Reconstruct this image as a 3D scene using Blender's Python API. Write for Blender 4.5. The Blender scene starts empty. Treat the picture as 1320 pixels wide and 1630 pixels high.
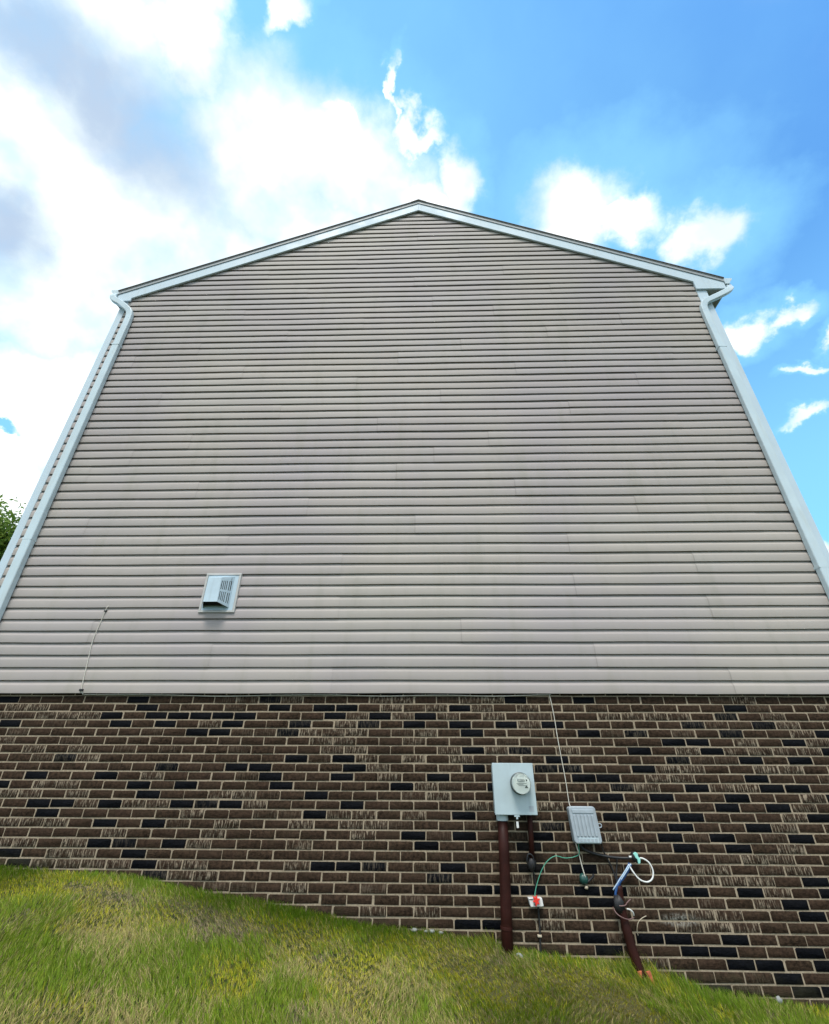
import bpy, math, random
import numpy as np
from mathutils import Vector, Matrix

rng = np.random.default_rng(7)
random.seed(7)
scene = bpy.context.scene
COL = scene.collection
R = math.radians

# ------------------------------------------------------------------ camera
cam_data = bpy.data.cameras.new('camera')
cam = bpy.data.objects.new('camera', cam_data)
COL.objects.link(cam)
cam_data.sensor_fit = 'VERTICAL'
cam_data.sensor_height = 36.0
cam_data.lens = 742.45 / 1630 * 36
cam_data.clip_start = 0.05
cam_data.clip_end = 2000
DIST = 4.5234
EYE = 1.5
def cam_matrix(pitch, yaw, roll):
    cp, sp, cy, sy = math.cos(pitch), math.sin(pitch), math.cos(yaw), math.sin(yaw)
    fwd = Vector((sy * cp, cy * cp, sp)); rt = Vector((cy, -sy, 0)); up = rt.cross(fwd)
    c, s = math.cos(roll), math.sin(roll)
    r2 = c * rt + s * up; u2 = -s * rt + c * up
    m = Matrix((r2, u2, -fwd)).transposed().to_4x4()
    return m
cam.matrix_world = Matrix.Translation((0, -DIST, EYE)) @ cam_matrix(0.5089, -0.0272, 0.0051)
scene.camera = cam

# ------------------------------------------------------------------ view
scene.view_settings.view_transform = 'Standard'
scene.view_settings.look = 'None'
scene.view_settings.exposure = 0.55
scene.view_settings.gamma = 1.0
scene.view_settings.use_curve_mapping = False
scene.cycles.max_bounces = 6
scene.cycles.diffuse_bounces = 4
scene.cycles.use_denoising = True

# ------------------------------------------------------------------ node helpers
class NT:
    def __init__(self, tree):
        self.t = tree; self.n = tree.nodes; self.l = tree.links
    def new(self, kind, **kw):
        nd = self.n.new(kind)
        for k, v in kw.items(): setattr(nd, k, v)
        return nd
    def put(self, sock, v):
        if isinstance(v, bpy.types.NodeSocket): self.l.new(v, sock)
        elif v is not None:
            if sock.type == 'RGBA' and len(v) == 3: v = (*v, 1)
            sock.default_value = v
    def math(self, op, a, b=None, c=None, clamp=False):
        nd = self.new('ShaderNodeMath', operation=op); nd.use_clamp = clamp
        self.put(nd.inputs[0], a); self.put(nd.inputs[1], b); self.put(nd.inputs[2], c)
        return nd.outputs[0]
    def vmath(self, op, a, b=None):
        nd = self.new('ShaderNodeVectorMath', operation=op)
        self.put(nd.inputs[0], a)
        if op == 'SCALE': self.put(nd.inputs[3], b)
        else: self.put(nd.inputs[1], b)
        return nd.outputs[1] if op in ('LENGTH', 'DOT_PRODUCT') else nd.outputs[0]
    def noise(self, vec, scale, detail=4, rough=.55, out=0, lac=2.0):
        nd = self.new('ShaderNodeTexNoise'); self.put(nd.inputs['Vector'], vec)
        nd.inputs['Scale'].default_value = scale; nd.inputs['Detail'].default_value = detail
        nd.inputs['Roughness'].default_value = rough; nd.inputs['Lacunarity'].default_value = lac
        return nd.outputs[out]
    def ramp(self, v, a, b, lo=0.0, hi=1.0, smooth=True):
        nd = self.new('ShaderNodeMapRange'); nd.interpolation_type = 'SMOOTHSTEP' if smooth else 'LINEAR'
        self.put(nd.inputs[0], v)
        for i, x in enumerate((a, b, lo, hi)): self.put(nd.inputs[i + 1], x)
        return nd.outputs[0]
    def mix(self, f, a, b, blend='MIX'):
        nd = self.new('ShaderNodeMix', data_type='RGBA', blend_type=blend)
        self.put(nd.inputs[0], f); self.put(nd.inputs[6], a); self.put(nd.inputs[7], b)
        return nd.outputs[2]
    def mapping(self, vec, scale=(1, 1, 1), loc=(0, 0, 0), rot=(0, 0, 0), kind='POINT'):
        nd = self.new('ShaderNodeMapping', vector_type=kind)
        self.put(nd.inputs[0], vec)
        nd.inputs[1].default_value = loc; nd.inputs[2].default_value = rot; nd.inputs[3].default_value = scale
        return nd.outputs[0]

# ------------------------------------------------------------------ world: daylight sky with broken clouds
world = bpy.data.worlds.new('World')
scene.world = world
world.use_nodes = True
SUN_AZ, SUN_EL = R(190), R(60)      # high behind the camera, veiled by thin cloud
def build_world():
    w = NT(world.node_tree); w.n.clear()
    d = w.new('ShaderNodeTexCoord').outputs['Generated']
    sky = w.new('ShaderNodeTexSky', sky_type='NISHITA')
    sky.sun_disc = False; sky.sun_elevation = SUN_EL; sky.sun_rotation = SUN_AZ
    sky.air_density = 1.0; sky.dust_density = 0.6; sky.ozone_density = 1.6
    base = w.mix(1.0, sky.outputs[0], SKY_TINT, 'MULTIPLY')
    # billow the directions a little so that every edge is ragged
    n1 = w.vmath('SCALE', w.vmath('SUBTRACT', w.noise(d, 5.5, 3, .55, 1), (.5, .5, .5)), .16)
    n2 = w.vmath('SCALE', w.vmath('SUBTRACT', w.noise(d, 19, 5, .62, 1), (.5, .5, .5)), .07)
    p = w.vmath('ADD', w.vmath('ADD', d, n1), n2)
    def field(lobes, q, depth=.5):
        acc = None
        for (cx, cy, cz, ax, ay, az, rx, ry) in lobes:
            v = w.mapping(q, (rx, ry, depth), (cx, cy, cz), (ax, ay, az), 'TEXTURE')
            f = w.math('SUBTRACT', 1.0, w.vmath('LENGTH', v))
            acc = f if acc is None else w.math('MAXIMUM', acc, f)
        return acc
    dens = field(CLOUD_LOBES, p)
    gap = w.ramp(field(CLOUD_GAPS, p), -.2, .5)
    wisp = w.ramp(w.noise(d, 9, 6, .6), .30, .62)
    mask = w.math('MULTIPLY', w.ramp(dens, -.22, .60), w.math('SUBTRACT', 1, gap))
    mask = w.math('MULTIPLY', mask, w.math('MULTIPLY_ADD', wisp, .25, .75))
    # the rest of the dome, outside the part of the sky where the big banks stand
    sep = w.new('ShaderNodeSeparateXYZ'); w.put(sep.inputs[0], d)
    front = w.ramp(w.vmath('DOT_PRODUCT', d, (-.024, .873, .487)), .45, .62)
    rest = w.ramp(w.noise(d, 2.6, 7, .6), .38, .52)  # unseen cloud cover, added thick to keep the skylight on the wall neutral
    rest = w.math('MULTIPLY', rest, w.math('SUBTRACT', 1, front))
    rest = w.math('MULTIPLY', rest, w.ramp(sep.outputs[2], 0.0, .12))
    mask = w.math('MAXIMUM', mask, rest, clamp=True)
    # thin high veil that makes the blue paler around the banks
    veil = w.math('MAXIMUM', w.ramp(dens, -2.8, .1, 0, VEIL), w.ramp(sep.outputs[2], .88, .40, 0, .5))
    base = w.mix(veil, base, VEIL_COL)
    shade = w.ramp(field(CLOUD_SHADE, p), -.7, .8)
    shade = w.math('MAXIMUM', shade, w.math('MULTIPLY', w.ramp(w.noise(d, 4.2, 4, .5), .55, .75), w.math('SUBTRACT', .6, front), clamp=True))
    soft = w.ramp(w.noise(d, 6, 4, .55), .35, .7)
    white = w.mix(soft, CLOUD_A, CLOUD_B)
    cloud = w.mix(shade, white, CLOUD_GREY)
    col = w.mix(mask, base, cloud)
    # light: below the horizon the dome only shows past the end of the ground sheet
    bg = w.new('ShaderNodeBackground'); w.put(bg.inputs[0], col); bg.inputs[1].default_value = SKY_STRENGTH
    out = w.new('ShaderNodeOutputWorld'); w.l.new(bg.outputs[0], out.inputs[0])
SKY_STRENGTH = 0.12
SKY_TINT = (0.62, 1.28, 1.80)
VEIL, VEIL_COL = 0.50, (2.6, 6.0, 7.8)
CLOUD_A, CLOUD_B, CLOUD_GREY = (5.2, 6.0, 6.3), (9.5, 9.5, 9.5), (3.1, 3.9, 5.0)
CLOUD_LOBES = [
    (-0.513, 0.239, 0.825, -0.339, -0.507, 0.193, 0.243, 0.177),
    (-0.501, 0.431, 0.75, -0.594, -0.438, 0.301, 0.335, 0.219),
    (-0.635, 0.565, 0.527, -0.95, -0.434, 0.552, 0.214, 0.112),
    (-0.332, 0.243, 0.912, -0.283, -0.32, 0.115, 0.069, 0.081),
    (-0.251, 0.375, 0.892, -0.468, 0.022, 0.635, 0.142, 0.127),
    (-0.122, 0.41, 0.904, -0.426, 0.125, 0.557, 0.156, 0.1),
    (-0.015, 0.464, 0.885, -0.443, 0.2, 0.429, 0.123, 0.045),
    (-0.181, 0.228, 0.957, -0.168, -0.245, -0.29, 0.052, 0.019),
    (-0.031, 0.332, 0.943, -0.338, 0.031, 0.18, 0.008, 0.04),
    (-0.664, 0.637, 0.391, -1.143, -0.344, 0.654, 0.102, 0.112),
    (-0.218, 0.475, 0.853, -0.545, 0.072, 0.549, 0.221, 0.097),
    (-0.377, 0.48, 0.792, -0.585, -0.317, 0.226, 0.173, 0.09),
    (-0.115, 0.35, 0.93, -0.377, 0.001, 0.322, 0.049, 0.021),
    (-0.019, 0.373, 0.928, -0.382, -0.009, 0.027, 0.042, 0.021),
    (0.04, 0.424, 0.905, -0.428, 0.104, 0.13, 0.044, 0.05),
    (0.264, 0.441, 0.858, -0.485, 0.247, -0.106, 0.104, 0.057),
    (0.25, 0.479, 0.842, -0.527, 0.229, -0.109, 0.093, 0.058),
    (0.355, 0.452, 0.818, -0.417, 0.463, 0.125, 0.077, 0.043),
    (0.462, 0.461, 0.758, -0.594, 0.418, -0.245, 0.054, 0.042),
    (0.527, 0.549, 0.649, -0.777, 0.427, -0.366, 0.036, 0.028),
    (0.574, 0.519, 0.634, -0.875, 0.152, -0.71, 0.031, 0.015),
    (0.62, 0.605, 0.499, -1.047, -0.071, -0.838, 0.045, 0.01),
    (0.623, 0.518, 0.586, -0.839, 0.501, -0.47, 0.013, 0.017),
    (0.646, 0.695, 0.316, -1.236, 0.279, -0.654, 0.016, 0.024),
    (0.614, 0.554, 0.561, -0.971, 0.098, -0.77, 0.029, 0.008),
]
CLOUD_SHADE = [
    (-0.506, 0.212, 0.836, -0.448, -0.383, 0.513, 0.097, 0.048),
    (-0.415, 0.331, 0.847, -0.559, -0.023, 0.86, 0.117, 0.08),
    (-0.613, 0.384, 0.691, -0.625, -0.552, 0.384, 0.054, 0.049),
    (-0.461, 0.267, 0.846, -0.56, 0.043, 1.116, 0.089, 0.053),
]
CLOUD_GAPS = [
    (-0.667, 0.576, 0.472, -1.05, -0.324, 0.678, 0.035, 0.01),
]
build_world()

sun_data = bpy.data.lights.new('sun', 'SUN')
sun_data.energy = 2.0
sun_data.angle = R(18)
sun_data.color = (1.0, 0.95, 0.87)
sun = bpy.data.objects.new('sun', sun_data)
COL.objects.link(sun)
sun_dir = Vector((math.sin(SUN_AZ) * math.cos(SUN_EL), math.cos(SUN_AZ) * math.cos(SUN_EL), math.sin(SUN_EL)))
sun.rotation_euler = sun_dir.to_track_quat('Z', 'Y').to_euler()

# darker bricks and bricks smeared with mortar, by course and place in the course
DARK_BRICKS = {-1: [14, 16, 26], 0: [-2, 4, 10, 21, 24], 1: [5, 11, 13, 14, 19, 31], 2: [3, 5, 6, 7, 8, 9, 13, 15, 17, 30], 3: [-1, 4, 6, 9, 12, 15, 17, 19, 21, 23, 29, 32], 4: [7, 8, 11, 19, 24, 26, 30, 34], 5: [28, 29, 33], 6: [19, 21, 26, 29, 34], 7: [2, 12, 14, 23, 28, 31, 33], 8: [6, 9, 10, 14, 19, 22, 23, 26], 9: [1, 4, 11, 14, 18, 24, 25, 31], 10: [-1, 5, 7, 11, 16, 20, 25, 28, 31, 32], 11: [6, 13, 25, 27, 30, 34], 12: [1, 2, 4, 7, 8, 9, 14, 29, 31], 13: [2, 13, 19, 25, 28, 33], 14: [4, 6, 22, 27, 30], 15: [17, 19, 22, 27, 29, 32], 16: [4, 5, 7, 17, 21, 27, 29], 17: [1, 6], 18: [1, 6, 13, 14, 15, 18, 21, 23], 19: [7, 18, 32], 20: [19, 20, 21, 23, 24, 27, 29, 32], 21: [24, 31], 22: [31], 23: [19, 20], 24: [23, 25, 26, 28], 25: [24, 27, 28, 31], 26: [28, 29, 31], 27: [30], 28: [26, 27, 30, 31]}
SMEARED_BRICKS = {0: [9, 11, 15, 16, 19, 20, 31], 1: [-1, 0, 16, 18, 20, 22, 35], 2: [-2, 0, 1, 2, 14, 16, 18, 20, 25, 26, 27, 28, 32], 3: [8, 14, 22, 33], 4: [12, 13, 14, 17, 33], 5: [-1, 13, 14, 17, 31, 34], 6: [0, 2, 13, 14, 18, 20, 23, 28, 30, 31, 32, 33], 7: [3, 15, 17, 19], 8: [15, 27, 28, 31, 32], 9: [6, 16, 27, 28], 10: [1, 2, 17, 26, 29, 30], 11: [0, 1, 3, 9, 10, 18, 33], 12: [3, 5, 6, 10, 19, 22, 25, 32], 13: [8, 14, 15, 17, 26, 32], 14: [0, 1, 2, 9, 12, 14, 15, 31], 15: [5, 9, 15, 25], 16: [0, 1, 3, 8, 12, 31], 17: [3, 4, 30, 31], 18: [2, 3, 4, 5, 7, 8, 12, 27, 28, 31], 19: [8, 9, 21, 28, 29, 30], 20: [12, 25, 26, 30], 21: [30], 22: [15, 17, 22, 27, 28], 23: [22, 27, 28, 29], 26: [25]}

# ------------------------------------------------------------------ object helpers
def tag(o, label=None, cat=None, group=None, kind=None):
    if label: o['label'] = label
    if cat: o['category'] = cat
    if group: o['group'] = group
    if kind: o['kind'] = kind
    return o
def empty(name, loc, label, cat, group=None):
    o = bpy.data.objects.new(name, None); COL.objects.link(o)
    o.location = loc; o.empty_display_size = .1
    return tag(o, label, cat, group)
def link(name, me, mat, parent=None, smooth=False, bevel=0, segs=2):
    me.materials.clear() if me.materials else None
    me.materials.append(mat)
    if smooth: me.polygons.foreach_set('use_smooth', [True] * len(me.polygons))
    o = bpy.data.objects.new(name, me); COL.objects.link(o)
    if parent is not None:
        o.parent = parent; o.location = -Vector(world_loc(parent))
    if bevel:
        b = o.modifiers.new('bevel', 'BEVEL'); b.width = bevel; b.segments = segs; b.limit_method = 'ANGLE'; b.angle_limit = R(35)
    return o
def world_loc(o):
    v = Vector(o.location)
    while o.parent is not None:
        o = o.parent; v += Vector(o.location)
    return v
class MB:
    """collects shapes given in world coordinates"""
    def __init__(self): self.v = []; self.f = []
    def add(self, vs, fs):
        n = len(self.v); self.v += [tuple(p) for p in vs]; self.f += [tuple(n + i for i in f) for f in fs]; return self
    def box(self, x0, x1, y0, y1, z0, z1):
        vs = [(x, y, z) for z in (z0, z1) for y in (y0, y1) for x in (x0, x1)]
        return self.add(vs, [(0, 2, 3, 1), (4, 5, 7, 6), (0, 1, 5, 4), (2, 6, 7, 3), (0, 4, 6, 2), (1, 3, 7, 5)])
    def prism(self, poly, axis, a, b):
        """poly: 2-d outline; axis 'y' -> (x,z) outline swept over y, 'x' -> (y,z) swept over x, 'z' -> (x,y) swept over z"""
        def P(p, t): return {'y': (p[0], t, p[1]), 'x': (t, p[0], p[1]), 'z': (p[0], p[1], t)}[axis]
        n = len(poly)
        vs = [P(p, a) for p in poly] + [P(p, b) for p in poly]
        fs = [tuple(range(n))[::-1], tuple(range(n, 2 * n))] + [(i, (i + 1) % n, n + (i + 1) % n, n + i) for i in range(n)]
        return self.add(vs, fs)
    def tube(self, pts, rad, seg=10, cap=True, section=None, up=None):
        pts = [Vector(p) for p in pts]
        rads = rad if isinstance(rad, (list, tuple)) else [rad] * len(pts)
        ref = Vector(up) if up else None
        rings = []; prev = None
        for i, p in enumerate(pts):
            t = (pts[min(i + 1, len(pts) - 1)] - pts[max(i - 1, 0)]).normalized()
            if ref is not None: a = (ref - t * ref.dot(t)).normalized()
            elif prev is None:
                a = Vector((0, 0, 1)) if abs(t.z) < .9 else Vector((0, -1, 0)); a = (a - t * a.dot(t)).normalized()
            else: a = (prev - t * prev.dot(t)).normalized()
            prev = a; b = t.cross(a)
            k = 1.0
            if 0 < i < len(pts) - 1 and section:
                t1 = (p - pts[i - 1]).normalized(); t2 = (pts[i + 1] - p).normalized()
                k = 1.0 / max(.6, math.cos(t1.angle(t2) / 2))
            if section: rings.append([p + a * s[0] + b * s[1] for s in section])
            else: rings.append([p + (a * math.cos(2 * math.pi * j / seg) + b * math.sin(2 * math.pi * j / seg)) * rads[i] for j in range(seg)])
        n = len(rings[0]); vs = [v for r in rings for v in r]; fs = []
        for i in range(len(rings) - 1):
            for j in range(n): fs.append((i * n + j, i * n + (j + 1) % n, (i + 1) * n + (j + 1) % n, (i + 1) * n + j))
        if cap: fs += [tuple(range(n))[::-1], tuple(range((len(rings) - 1) * n, len(rings) * n))]
        return self.add(vs, fs)
    def disc(self, c, r, y0, y1, seg=40, prof=None):
        """turned shape whose axis is the y axis; prof: [(y, r), ...]"""
        prof = prof or [(y0, r), (y1, r)]
        vs = [(c[0] + q * math.cos(2 * math.pi * j / seg), y, c[1] + q * math.sin(2 * math.pi * j / seg)) for (y, q) in prof for j in range(seg)]
        fs = [(i * seg + j, i * seg + (j + 1) % seg, (i + 1) * seg + (j + 1) % seg, (i + 1) * seg + j) for i in range(len(prof) - 1) for j in range(seg)]
        fs += [tuple(range(seg))[::-1], tuple(range((len(prof) - 1) * seg, len(prof) * seg))]
        return self.add(vs, fs)
    def blob(self, c, rx, ry, rz, seg=12, rough=.12, seed=1):
        r_ = random.Random(seed); vs = []; fs = []; rows = seg // 2
        for i in range(rows + 1):
            th = math.pi * i / rows
            for j in range(seg):
                ph = 2 * math.pi * j / seg; k = 1 + r_.uniform(-rough, rough)
                vs.append((c[0] + rx * k * math.sin(th) * math.cos(ph), c[1] + ry * k * math.sin(th) * math.sin(ph), c[2] + rz * k * math.cos(th)))
        for i in range(rows):
            for j in range(seg): fs.append((i * seg + j, (i + 1) * seg + j, (i + 1) * seg + (j + 1) % seg, i * seg + (j + 1) % seg))
        return self.add(vs, fs)
    def mesh(self, name):
        me = bpy.data.meshes.new(name); me.from_pydata(self.v, [], self.f); me.update(); return me
    def build(self, name, mat, parent=None, **kw):
        import bmesh
        me = self.mesh(name); bm = bmesh.new(); bm.from_mesh(me)
        bmesh.ops.remove_doubles(bm, verts=bm.verts, dist=1e-6)
        bmesh.ops.recalc_face_normals(bm, faces=bm.faces); bm.to_mesh(me); bm.free()
        return link(name, me, mat, parent, **kw)
def np_mesh(name, V, loops, sizes):
    me = bpy.data.meshes.new(name)
    V = np.asarray(V, np.float32); loops = np.asarray(loops, np.int32); sizes = np.asarray(sizes, np.int32)
    me.vertices.add(len(V)); me.vertices.foreach_set('co', V.ravel())
    me.loops.add(len(loops)); me.loops.foreach_set('vertex_index', loops)
    me.polygons.add(len(sizes))
    starts = np.concatenate([[0], np.cumsum(sizes)[:-1]]).astype(np.int32)
    me.polygons.foreach_set('loop_start', starts); me.polygons.foreach_set('loop_total', sizes)
    me.update(calc_edges=True); me.validate(); return me
def col_attr(me, name, data):
    a = me.color_attributes.new(name, 'FLOAT_COLOR', 'POINT')
    a.data.foreach_set('color', np.asarray(data, np.float32).ravel())
def smooth_path(pts, n=6):
    """Catmull-Rom through the points"""
    P = [Vector(p) for p in pts]; P = [P[0] * 2 - P[1]] + P + [P[-1] * 2 - P[-2]]; out = []
    for i in range(1, len(P) - 2):
        for k in range(n):
            t = k / n
            out.append(.5 * ((2 * P[i]) + (P[i + 1] - P[i - 1]) * t + (2 * P[i - 1] - 5 * P[i] + 4 * P[i + 1] - P[i + 2]) * t * t + (3 * P[i] - P[i - 1] - 3 * P[i + 1] + P[i + 2]) * t ** 3))
    out.append(P[-2]); return out

# ------------------------------------------------------------------ materials
def material(name, build):
    m = bpy.data.materials.new(name); m.use_nodes = True
    t = NT(m.node_tree); t.n.clear()
    b = t.new('ShaderNodeBsdfPrincipled'); o = t.new('ShaderNodeOutputMaterial'); t.l.new(b.outputs[0], o.inputs[0])
    t.co = t.new('ShaderNodeTexCoord').outputs['Object']
    build(t, b); return m
def bump(t, b, h, strength=.3, dist=.005):
    n = t.new('ShaderNodeBump'); n.inputs['Strength'].default_value = strength; n.inputs['Distance'].default_value = dist
    t.put(n.inputs['Height'], h); t.l.new(n.outputs[0], b.inputs['Normal'])
def simple(name, col, rough=.5, metal=0, var=.08, scale=12, spec=.5, bmp=.0, dirt=None):
    def f(t, b):
        n = t.noise(t.co, scale, 4)
        c = t.mix(t.ramp(n, .3, .7), tuple(x * (1 - var) for x in col), tuple(min(1, x * (1 + var)) for x in col))
        if dirt:
            s = t.noise(t.mapping(t.co, (14, 14, 1.6)), 1.0, 5, .6)
            c = t.mix(t.math('MULTIPLY', t.ramp(s, .5, .75), dirt[1]), c, dirt[0])
        t.put(b.inputs['Base Color'], c); b.inputs['Metallic'].default_value = metal
        t.put(b.inputs['Roughness'], t.ramp(n, .3, .7, rough * .85, min(1, rough * 1.15)))
        b.inputs['Specular IOR Level'].default_value = spec
        if bmp: bump(t, b, t.noise(t.co, 180, 3), bmp, .002)
    return material(name, f)
def siding_f(t, b):
    v = t.mapping(t.co, (.6, .6, 9)); n = t.noise(v, 1.0, 4)
    big = t.noise(t.co, .45, 3)
    c = t.mix(t.ramp(n, .3, .7), (.375, .336, .302), (.407, .367, .330))
    c = t.mix(t.ramp(big, .35, .68), c, (.355, .315, .312))
    grime = t.noise(t.mapping(t.co, (5, 5, .8)), 1.0, 6, .65)
    c = t.mix(t.math('MULTIPLY', t.ramp(grime, .48, .8), .5), c, (.29, .272, .225))
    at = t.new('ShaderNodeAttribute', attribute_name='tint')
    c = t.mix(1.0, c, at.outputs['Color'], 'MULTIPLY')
    t.put(b.inputs['Base Color'], c); b.inputs['Roughness'].default_value = .62; b.inputs['Specular IOR Level'].default_value = .25
    g = t.noise(t.mapping(t.co, (3.5, 3.5, 120)), 1.0, 4, .6)
    bump(t, b, g, .12, .002)
M = {}
M['siding'] = material('beige_vinyl', siding_f)
def brick_f(t, b):
    at = t.new('ShaderNodeAttribute', attribute_name='brick'); s = t.new('ShaderNodeSeparateColor'); t.l.new(at.outputs['Color'], s.inputs[0])
    rnd, dark, smear = s.outputs
    n = t.noise(t.co, 38, 6, .68); n2 = t.noise(t.co, 9, 3)
    c = t.mix(t.ramp(n, .33, .64), (.012, .0078, .0050), (.055, .0345, .0225))
    c = t.mix(t.math('MULTIPLY', rnd, .5), c, (.040, .024, .0165))
    c = t.mix(t.math('MULTIPLY', t.ramp(n2, .45, .7), .4), c, (.033, .024, .0145))
    spots = t.ramp(t.noise(t.co, 120, 3, .5), .68, .78)
    c = t.mix(t.math('MULTIPLY', spots, .35), c, (.2, .16, .12))
    dk = t.mix(t.ramp(n, .35, .75), (.0010, .0012, .0022), (.0035, .0042, .0068))
    scuff = t.math('MULTIPLY', t.ramp(t.noise(t.co, 55, 5, .65), .62, .72), .5)
    dk = t.mix(scuff, dk, (.03, .034, .04))
    c = t.mix(t.ramp(dark, .4, .6), c, dk)
    # mortar dragged down over the face when it was laid
    lines = t.noise(t.mapping(t.co, (95, 95, 16)), 1.0, 4, .6)
    broad = t.noise(t.co, 7, 2)
    sm = t.math('MULTIPLY', t.ramp(lines, .47, .60), t.ramp(broad, .27, .46))
    sm = t.math('MULTIPLY', sm, t.math('MULTIPLY', smear, .68))
    c = t.mix(sm, c, (.38, .31, .225))
    # efflorescence low on the right
    ps = t.vmath('LENGTH', t.mapping(t.co, (1 / .17, 1, 1 / .04), (-1.86 / .17, 0, -.555 / .04)))
    w = t.math('MULTIPLY', t.ramp(ps, 1.25, .2), t.ramp(t.noise(t.mapping(t.co, (60, 60, 30)), 1, 4), .40, .6))
    c = t.mix(t.math('MULTIPLY', w, .8), c, (.33, .32, .28))
    # old tar-dark stain behind the small pipe
    ps = t.vmath('LENGTH', t.mapping(t.co, (1 / .14, 1, 1 / .20), (-.80 / .14, 0, -.90 / .20)))
    c = t.mix(t.math('MULTIPLY', t.ramp(t.math('ADD', ps, t.math('MULTIPLY', n2, .8)), 1.5, .7), .7), c, (.008, .007, .006))
    # soil splashed on the courses nearest the ground
    sp = t.new('ShaderNodeSeparateXYZ'); t.put(sp.inputs[0], t.co)
    lift = t.math('SUBTRACT', t.math('ADD', sp.outputs[2], t.math('MULTIPLY', sp.outputs[0], .12)), .40)
    lift = t.math('ADD', lift, t.math('MULTIPLY', n2, -.22))
    c = t.mix(t.ramp(lift, .06, -.14, 0, .6), c, (.045, .042, .022))
    t.put(b.inputs['Base Color'], c)
    t.put(b.inputs['Roughness'], t.math('SUBTRACT', .85, t.math('MULTIPLY', dark, .25)))
    b.inputs['Specular IOR Level'].default_value = .07
    h = t.math('ADD', t.noise(t.mapping(t.co, (22, 22, 60)), 1.0, 6, .7), t.math('MULTIPLY', sm, .8))
    bump(t, b, h, 1.0, .010)
M['brick'] = material('brown_brick', brick_f)
def mortar_f(t, b):
    n = t.noise(t.co, 60, 5, .6); n2 = t.noise(t.co, 3, 4)
    c = t.mix(t.ramp(n, .3, .7), (.245, .192, .132), (.37, .298, .212))
    c = t.mix(t.math('MULTIPLY', t.ramp(n2, .4, .7), .4), c, (.235, .188, .13))
    t.put(b.inputs['Base Color'], c); b.inputs['Roughness'].default_value = .95
    bump(t, b, n, .6, .004)
M['mortar'] = material('mortar', mortar_f)
M['trim'] = simple('white_trim', (.50, .60, .665), .6, var=.03, scale=3, dirt=((.40, .44, .42), .35))
M['gutter'] = simple('white_gutter', (.51, .61, .655), .35, var=.04, scale=4, dirt=((.42, .45, .42), .4))
M['frame'] = simple('tan_frame', (.47, .46, .44), .5, var=.05)
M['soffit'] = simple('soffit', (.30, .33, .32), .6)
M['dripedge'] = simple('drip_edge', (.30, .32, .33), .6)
M['dark'] = simple('dark_gap', (.02, .02, .02), .9)
def roof_f(t, b):
    br = t.new('ShaderNodeTexBrick'); t.put(br.inputs['Vector'], t.co)
    br.inputs['Scale'].default_value = 3.5; br.inputs['Mortar Size'].default_value = .012
    br.inputs['Color1'].default_value = (.075, .06, .05, 1); br.inputs['Color2'].default_value = (.13, .11, .09, 1); br.inputs['Mortar'].default_value = (.02, .02, .02, 1)
    n = t.noise(t.co, 90, 3)
    t.put(b.inputs['Base Color'], t.mix(t.math('MULTIPLY', n, .5), br.outputs[0], (.16, .14, .12)))
    b.inputs['Roughness'].default_value = .95; bump(t, b, n, .5, .004)
M['shingle'] = material('asphalt_shingle', roof_f)
M['meter_grey'] = simple('painted_grey_steel', (.43, .52, .55), .45, var=.05, scale=6, dirt=((.30, .35, .36), .5))
M['plastic_grey'] = simple('grey_plastic', (.36, .41, .45), .5, var=.06, scale=20, dirt=((.16, .17, .18), .6))
M['vent_white'] = simple('pale_blue_metal', (.46, .57, .64), .4, var=.05, scale=9, dirt=((.36, .43, .47), .5))
M['brown'] = simple('brown_painted_pipe', (.028, .0060, .0038), .6, var=.18, scale=14, dirt=((.018, .005, .003), .6), spec=.2)
M['black'] = simple('black_rubber', (.012, .012, .014), .55)
M['white'] = simple('white_plastic', (.72, .72, .70), .45)
M['wire_white'] = simple('off_white_coax', (.62, .58, .50), .5)
M['wire_green'] = simple('green_wire', (.07, .33, .22), .4)
M['green'] = simple('green_plastic', (.012, .065, .055), .4, var=.3)
M['mint'] = simple('mint_tape', (.30, .68, .60), .5)
M['red'] = simple('red_plastic', (.72, .035, .022), .4, var=.1)
M['blue'] = simple('blue_plastic', (.03, .09, .26), .35, var=.3, scale=60)
M['rust'] = simple('orange_rust', (.40, .11, .045), .7, var=.3, scale=60)
M['paleblue'] = simple('pale_blue', (.45, .58, .72), .4)
M['mauve'] = simple('brown_wire', (.16, .09, .085), .5)
M['tan'] = simple('tan_plastic', (.45, .38, .28), .6)
M['stone'] = simple('pale_stone', (.25, .26, .25), .8, var=.2, scale=50, bmp=.5)
M['ring'] = simple('dark_steel_ring', (.09, .11, .11), .4)
M['lens'] = simple('meter_face', (.78, .82, .78), .3, var=.02)
M['print'] = simple('grey_print', (.10, .12, .11), .5)
def glass_f(t, b):
    b.inputs['Base Color'].default_value = (.93, .97, .95, 1); b.inputs['Roughness'].default_value = .03
    b.inputs['Transmission Weight'].default_value = 1.0; b.inputs['IOR'].default_value = 1.35
M['glass'] = material('meter_glass', glass_f)

# ------------------------------------------------------------------ the house
XL, XR = -4.515, 4.115
HOUSE_D = 9.0
BASE = 2.1225                       # underside of the siding
COURSE = .1161
PX, PZ, SLOPE = -0.08, 10.18, .507  # ridge line of the shingles at the gable
def rake(x): return PZ - SLOPE * abs(x - PX)
house = empty('house', (-.2, 0, 0), 'tall gabled house wall, beige vinyl siding above dark brown brick, white gutters', 'house')

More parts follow.
